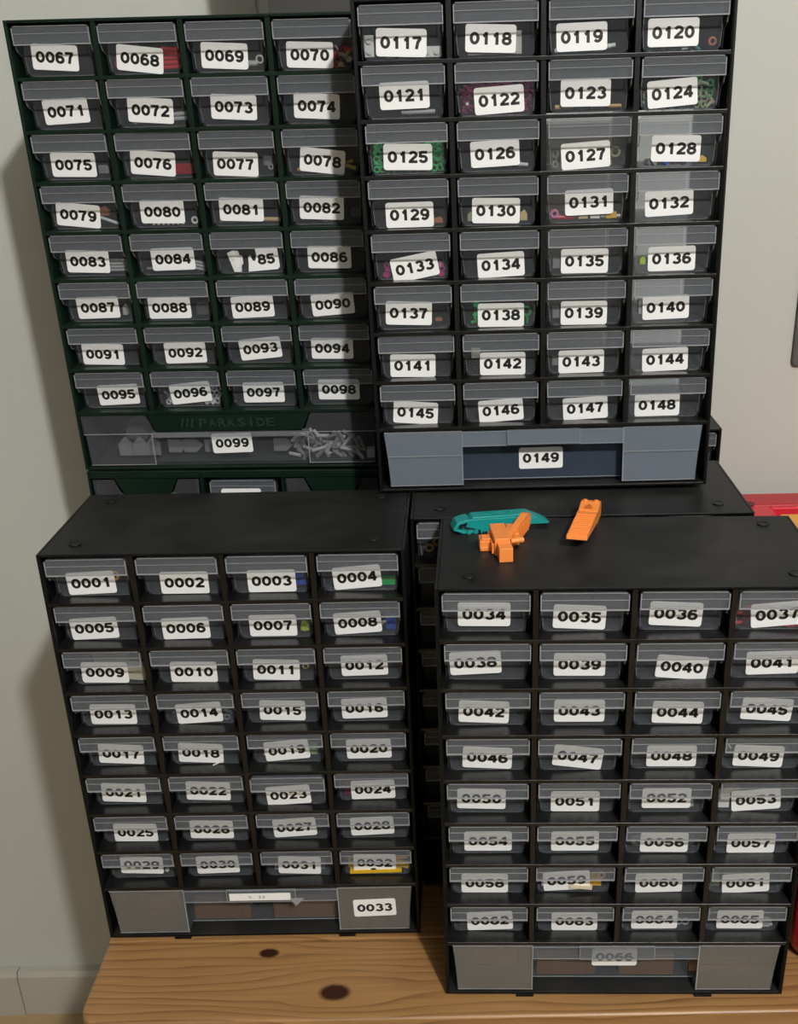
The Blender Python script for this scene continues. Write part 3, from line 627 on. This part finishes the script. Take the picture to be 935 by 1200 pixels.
pile(96,['lightgrey','silver','grey','darkgrey'],-28,-17,17,6,['rod','ring','block'],1); pile(96,['lightgrey','silver','grey','darkgrey'],12,30,21,14,['rod','ring','block'],2); P(96,'rod','silver',-6,3,.020,.0013); P(96,'block','grey',0,29,.024,.004,y=24)
# the wide 0099 drawer: arrow-ended grey plates to the left, short grey axles to the right
for q, (x, a) in enumerate(((-115,0),(-100,0),(-86,0),(-62,90),(-46,90),(-24,90),(48,90))):
    mb = MB().prism([(-.007,-.009),(.007,-.009),(.007,.004),(0,.011),(-.007,.004)], 'y', -.0015, .0015)
    o = put('arrow_plate', mb.mesh('arrow_plate', col('grey'))); o.matrix_world = cell_mw(99) @ Matrix.Translation((x/1000, .021 if abs(x) > 75 else .0235, .0125)) @ Matrix.Rotation(math.radians(a), 4, 'Y')
    tag(o, label='grey arrow-ended plate in wide drawer 0099, %s from the left' % ('first','second','third','fourth','fifth','sixth','last')[q], cat='small part', group='grey arrow-ended plates in drawer 0099')
o = put('clear_bag', MB().prism([(-.016,-.010),(.004,-.012),(.017,-.002),(.013,.009),(-.002,.014),(-.013,.006)], 'y', -.003, .003).mesh('clear_bag', M['milky']))
o.matrix_world = cell_mw(99) @ Matrix.Translation((-.100, .030, .030)); tag(o, label='crumpled clear bag at the left of wide drawer 0099', cat='bag')
rr = random.Random(4)
for q in range(46):
    x = 62 + (q % 12)*6.1 + rr.uniform(-2, 2); z = 4 + (q//12)*6.2 + rr.uniform(-1, 1)
    piece(99, 'rod', rr.choice(['grey','lightgrey','grey']), min(x, 134), z, .013, .0019, rr.uniform(-70, 70), y=14+rr.uniform(0, 10) if abs(x) > 80 else 17+rr.uniform(0, 8), yaw=rr.uniform(-25, 25), label='short grey rod among the many at the right of wide drawer 0099', inpile=True)
P(99,'brick','lightgrey',140,5,.008,.009,y=12)
# upper right cabinet
P(117,'brick','white',-28.0,10,.0075,.0160); P(117,'brick','white',23,4.6,.016,.008); P(117,'slope','white',-11,3,.007,.004); P(117,'block','lightgrey',4,2.4,.016,.004)
P(118,'block','beige',-1,9.5,.044,.017,0,y=22); P(119,'pin','white',17,4.5,.010,.0016,10); P(119,'rod','white',-6,2.2,.036,.0013); P(119,'bead','white',-26,2.4,.004,.0018)
P(120,'ring','rust',25,5.5,.0026,.0011); P(120,'ring','rust',-14,3.6,.0022,.001); P(120,'rod','rust',-17,4.5,.006,.0012,30,y=25)
pile(120,['teal','green','silver'],-28,-18,6,2,['rod','slope'],1); pile(120,['teal','teal','lightgrey'],-10,19,6,5,['rod','slope'],2)
P(121,'pin','lightgrey',3,3.2,.014,.0018); P(121,'pin','lightgrey',17,3.2,.014,.0018)
mb = MB(); rr = random.Random(5)
for q in range(260):
    x = rr.uniform(-.029, .029); z = rr.uniform(.001, .024); y = rr.uniform(.0175, .026); s = rr.uniform(.0012, .0022); mb.cyl((x-s,y,z), (x+s,y+s*.6,z+rr.uniform(-s, s)), s*.6, 5)
o = obj('bead_pile', mb, mat('magenta_glitter_plastic', (.16,.012,.07), .25, noise=(.34,.02,.13), scale=160), kind='stuff'); o.matrix_world = cell_mw(122); tag(o, label='dark magenta heap of tiny pieces filling drawer 0122', cat='small parts')
P(122,'bead','white',-24.5,8,.002,.0013,y=17.3)
P(123,'rod','gold',-19,3.2,.016,.0019); P(123,'pin','teal',-4,3,.010,.0019); P(123,'rod','lightgrey',8,2.8,.012,.0012); P(123,'rod','gold',20,3.2,.016,.0014)
pile(124,['sage','olive','sage'],-29,-20,18,6,['ring','rod'],1); pile(124,['sage','sage','olive','green'],8,30,24,22,['ring','ring','rod'],2); pile(124,['sage','olive'],-18,8,5,5,['ring','rod'],3)
pile(125,['glassgreen'],-30,-18,26,12,['tube','ring','rod'],1); pile(125,['green','glassgreen','glassgreen'],14,30,26,18,['tube','ring','rod'],2); pile(125,['glassgreen'],-18,14,6,7,['rod','tube'],3); P(125,'ring','green',25,12,.0034,.0015,y=18.6)
P(126,'pin','silver',19,3.5,.014,.0015,-6); P(126,'rod','grey',-6,2.4,.034,.0008)
P(127,'ring','olive',24,11,.0036,.0011); pile(127,['olive','sage'],11,22,9,4,['ring'],1); pile(127,['olive'],-29,-21,12,3,['ring'],2)
P(128,'slope','yellow',22,3.6,.007,.005); pile(128,['green','blue','red','grey'],-26,14,5,7,['slope','block'],2)
P(129,'slope','lime',16,6,.008,.008); P(129,'slope','rust',24,4,.007,.005); P(129,'slope','green',18,2.5,.004,.003)
P(130,'slope','olive',-24,6,.005,.008); P(130,'slope','tan',22,6,.006,.009)
P(131,'ring','pink',-27,6,.0028,.0013); P(131,'rod','red',-17,3,.016,.0020); P(131,'block','tan',-2,3.4,.008,.004); P(131,'block','white',8,3.4,.008,.004); P(131,'block','yellow',22,3.8,.009,.005); P(131,'rod','lightgrey',28.0,3,.004,.0015); P(131,'rod','grey',15,2.6,.004,.0012)
pile(133,['magenta','pink','magenta'],-26,-16,14,5,['slope','ring'],1); pile(133,['magenta','pink','magenta','white'],11,28,11,9,['slope','ring'],2)
P(135,'block','grey',-25,9,.006,.010); P(136,'slope','lime',-25,9,.005,.007); P(136,'ring','teal',-22,7,.002,.0008)
P(137,'slope','rust',21,6,.006,.003)
P(138,'ring','green',24,11,.0036,.0012)
for q in range(4): P(138,'rod','green',14.5+q*3.4,4.5,.008,.0010,88)
pile(138,['glassgreen','green'],-24,-14,20,7,['rod','slope'],1); P(138,'rod','glassgreen',-2,3,.018,.0014); P(138,'block','green',-12,31,.018,.006,0,y=26)
P(139,'block','grey',-25,9,.006,.009); P(140,'block','lightgrey',-24,12,.006,.012); P(142,'brick','beige',-22,18,.008,.009)
P(143,'block','grey',-25,9,.006,.007)

for q, (x, z, a) in enumerate(((-24, 6, 10), (-17, 12, 60))):
    o = put('plastic_ring', piece_mesh('ring', 'gold', .0032, .0011)); o.matrix_world = POSE['C'] @ Matrix.Translation((SX+CW*.5+x/1000, .020, zlip(1)+.002+z/1000)) @ Matrix.Rotation(math.radians(a), 4, 'Y')
    tag(o, label='brass-yellow ring in the unmarked drawer beside the 0004 drawer, %s one' % ('lower', 'upper')[q], cat='small part', group='yellow rings in the unmarked top drawer')
settle_labels()

# ------------------------------------------------------------------ brick separators on top of the cabinets
def frame_mw(p, fwd, up):
    f = Vector(fwd).normalized(); u = Vector(up); s = f.cross(u).normalized(); u = s.cross(f)
    return Matrix(((s.x, f.x, u.x, p[0]), (s.y, f.y, u.y, p[1]), (s.z, f.z, u.z, p[2]), (0, 0, 0, 1)))
m_or = mat('orange_abs', (.86, .26, .055), .32); m_te = mat('teal_abs', (.008, .25, .235), .3)
ZT = .4122
# right one: head flat at the back, ribbed handle rising towards the camera
K = 1.13
root = empty('brick_separator', frame_mw((.1118, .8490, ZT), (.27, 1, 0), (0,0,1)), label='orange brick separator by itself, ribbed handle pointing to the camera', cat='tool')
def kp(L_): return [(a*K, c) for a, c in L_]
b = MB(); b.prism(kp([(-.057,.0105),(-.056,.0140),(-.004,.0125),(-.001,.0110),(-.001,.0020),(-.012,.0030)]), 'x', -.0086, .0086)
for i in range(11):
    y = (-.054 + i*.0042)*K; z = .0140 - (y/K+.056)*.029; b.box(-.0078, .0078, y, y+.0014, z-.0012, z+.0008)
obj('handle', b, m_or, root, bevel=.0005)
b = MB(); b.prism(kp([(-.001,.0),(-.001,.0118),(.012,.0150),(.0175,.0142),(.0195,.010),(.0195,0)]), 'x', -.0086, .0086)
for s_ in (-1, 1): b.cyl((s_*.0048,.0150,.0140), (s_*.0048,.0150,.0162), .0022, 12)
obj('head', b, m_or, root, bevel=.0008)
b = MB(); b.prism([(-.0034,.002),(.0034,.002),(.0,.0085)], 'z', .0128, .0146); obj('opening_shade', b, mat('orange_shaded_slot', (.50,.12,.02), .5), root)  # solid darker triangle: shade of the head's hole painted on top
# left one: lying on its side, blade up to the right, block, nose and pin towards the camera
root = empty('brick_separator', Matrix.Translation((.0015, -.0090, ZT)), label='orange brick separator lying on its side against the teal one', cat='tool')
def obox(name, x, y, z0, w_, d_, h_, yaw, bev=.0006, extra=None):
    b = MB().box(0, w_, 0, d_, 0, h_)
    if extra: extra(b)
    o = obj(name, b, m_or, root, bevel=bev); o.location = (x, y, z0); o.rotation_euler = (0, 0, yaw); return o
obox('nose', .0300, .7765, 0, .0112, .016, .0120, .10)
obox('body', .0268, .7900, 0, .0128, .034, .0150, .10, extra=lambda b: b.box(-.0020, 0, .002, .030, .001, .0100))
obox('stud_block', .0150, .8010, .0, .0130, .0150, .0085, .05, extra=lambda b: (b.box(.0015, .0120, .002, .012, .0085, .0100), b.box(.0005, .0125, -.0012, .012, 0, .0035)))
b = MB().cyl((.0400, .7960, .0105), (.0505, .7990, .0105), .0023, 12); obj('pin', b, m_or, root)
b = MB(); b.prism([(0,0),(.034,0),(.046,.0030),(.050,.0090),(.047,.0150),(.040,.0170),(.0,.0120)], 'x', -.0060, 0)
for i in range(8): b.prism([(.006+i*.0048,.0015),(.0078+i*.0048,.0015),(.0078+i*.0048,.0128),(.006+i*.0048,.0125)], 'x', 0, .0008)
o = obj('handle', b, m_or, root, bevel=.0006); o.location = (.0410, .8010, .0010); o.rotation_euler = (0, 0, -.40)
b = MB().prism([(0,0),(.0105,.004),(.006,.026),(0,.026)], 'z', .0, .0105); o = obj('fillet', b, m_or, root, bevel=.0005); o.location = (.0375, .8060, .001)
# teal one: hollow side towards the camera, tapering to the right
root = empty('brick_separator', frame_mw((.0045, .8300, ZT), (1, .20, 0), (0,0,1)), label='teal brick separator, long and tapered, behind the orange ones', cat='tool')
b = MB(); b.prism([(.001,.0060),(.004,.0125),(.060,.0105),(.073,.0045),(.0740,.0025),(.052,.0035),(.040,.0015),(.016,0),(.012,.003)], 'x', -.0014, .0006); obj('side_wall', b, m_te, root, bevel=.0004)
b = MB(); b.prism([(.005,.0105),(.008,.0135),(.056,.0125),(.070,.0060),(.0760,.0022),(.068,.0030),(.054,.0095),(.012,.0110)], 'x', -.0145, -.0014); obj('handle', b, m_te, root, bevel=.0005)
b = MB(); b.prism([(-.010,.0040),(-.0065,.0105),(.001,.0125),(.0045,.0125),(.0030,.0100),(-.0040,.0085),(-.0068,.0045),(.0030,.0018),(.012,.0030),(.012,.0),(-.001,.0)], 'x', -.0145, .0008); obj('head', b, m_te, root, bevel=.0006)
b = MB()
for i in range(3): b.box(.0008, .0022, .002+i*.0058, .0052+i*.0058, .0, .0035)
for y in (.022, .042): b.cyl((-.008,y,.0125), (-.008,y,.0142), .0018, 10)
b.prism([(-.0125,.018),(-.0112,.018),(-.0030,.030),(-.0043,.030)], 'z', .0122, .0142)
obj('rib', b, m_te, root)
b = MB()
for i, (x, y, z) in enumerate(((-.004,-.002,.0055),(-.009,-.001,.006),(-.012,-.003,.004))): b.ring((x,y,z), (.3,1,.2), .0019, .0009, 10, 5)
obj('gear', b, col('black'), root)

# ------------------------------------------------------------------ red crate with a yellow bin, right of the black cabinets
m_red = mat('red_polypropylene', (.44, .012, .022), .38, bump=(300, .1))
m_yel = mat('amber_polypropylene', (.78, .36, .05), .4)
CX0, CX1, CY0, CY1, CZ = .3010, .640, .738, 1.235, .292
root = empty('storage_crate', Matrix.Translation((0, 0, 0)), label='red plastic storage crate right of the 0034 cabinet, against the wall', cat='crate')
def rr_poly(x0, x1, y0, y1, r, n=5):
    return [((x0+x1)/2 + a, (y0+y1)/2 + c) for a, c in rrect(x1-x0, y1-y0, r, n)]
b = MB(); t = .004
def loft(b, rings, flip=False):
    n = len(rings[0][0]); base = len(b.v); vs = []; fs = []
    for pl, z in rings: vs += [(x, y, z) for x, y in pl]
    for k in range(len(rings)-1):
        for i in range(n): fs.append((k*n+i, k*n+(i+1) % n, (k+1)*n+(i+1) % n, (k+1)*n+i))
    fs.append(tuple(range(n))[::-1]); fs.append(tuple((len(rings)-1)*n+i for i in range(n))); b.add(vs, fs)
loft(b, [(rr_poly(CX0+.016, CX1-.012, CY0+.018, CY1-.012, .02), .0005), (rr_poly(CX0+.009, CX1-.008, CY0+.010, CY1-.008, .024), .005), (rr_poly(CX0+.006, CX1-.006, CY0+.006, CY1-.006, .026), .014),
    (rr_poly(CX0-.0005, CX1, CY0, CY1, .028), CZ-.035), (rr_poly(CX0, CX1, CY0, CY1, .028), CZ-.034)])
obj('crate_body', b, m_red, root, bevel=None)
b = MB(); z0 = CZ-.034
b.box(CX0, CX1, CY1-.040, CY1, z0, CZ); b.box(CX0, CX0+.010, CY0+.02, CY1-.040, z0, CZ-.004)
b.box(CX1-.010, CX1, CY0+.02, CY1-.040, z0, CZ-.004); b.box(CX0+.01, CX1-.01, CY0, CY0+.012, z0, CZ-.006)
obj('rim', b, m_red, root, bevel=.002)
b = MB(); b.box(CX0+.010, .3785, CY1-.13, CY1-.0405, z0, CZ-.0015); b.box(.3785, CX1-.012, CY1-.047, CY1-.0405, z0, CZ-.0015)
obj('ledge', b, mat('bright_red_polypropylene', (.62, .02, .04), .35), root, bevel=.0015)
b = MB().cyl((.3545, CY1-.036, CZ-.001), (.3545, CY1-.036, CZ+.0008), .0065, 16); obj('hinge_hole_shade', b, mat('dark_red_hole_shade', (.10,.004,.008), .5), root)  # dark disc painted for the shade inside a hinge hole
yb = empty('storage_bin', Matrix.Translation((.3835, CY0+.02, z0+.0005)), label='amber plastic bin sitting in the red crate at the right edge', cat='bin')
b = MB(); yw, yd, yh = .235, CY1-.062-CY0-.02, .027
b.box(0, yw, 0, yd, 0, .003); b.box(0, .004, 0, yd, .003, yh); b.box(yw-.004, yw, 0, yd, .003, yh); b.box(.004, yw-.004, 0, .004, .003, yh); b.box(.004, yw-.004, yd-.004, yd, .003, yh)
obj('bin_body', b, m_yel, yb, bevel=.001)
b = MB().box(.001, yw-.001, .001, yd-.001, yh+.0002, yh+.003); obj('lid', b, m_yel, yb, bevel=.001)

# ------------------------------------------------------------------ box on the green cabinet and the framed panel on the wall
root = empty('equipment_box', POSE['D'] @ Matrix.Translation((.2080, .060, H+.0008)), label='dark grey box standing on the upper green cabinet, cropped by the top edge', cat='box')
m_box = mat('grey_brown_board', (.034, .032, .028), .6, noise=(.040, .038, .033), scale=6)
obj('case', MB().prism([(.0,.0),(.094,.0),(.094,.14),(-.004,.14)], 'y', 0, .075), m_box, root, bevel=.0015)
obj('front_lip', MB().box(.003, .012, -.0015, 0, .001, .138), mat('grey_edge_strip', (.055, .052, .046), .5), root)
root = empty('wall_frame', Matrix.Translation((.4085, WALL_Y-.0005, .4445)), label='dark grey framed panel on the wall, cropped by the right edge', cat='panel')
m_fr = mat('dark_grey_frame', (.075, .075, .072), .5); m_pn = mat('pale_panel_glass', (.20, .20, .20), .15)
b = MB(); b.prism(rr_poly(.0, .30, 0, .128, .006), 'y', -.005, 0); obj('frame', b, m_fr, root, bevel=.002)
obj('lower_pane', MB().box(.010, .290, -.0060, -.0051, .010, .078), m_pn, root, bevel=.0008); obj('upper_pane', MB().box(.006, .294, -.0070, -.0051, .085, .126), m_fr, root, bevel=.0008)
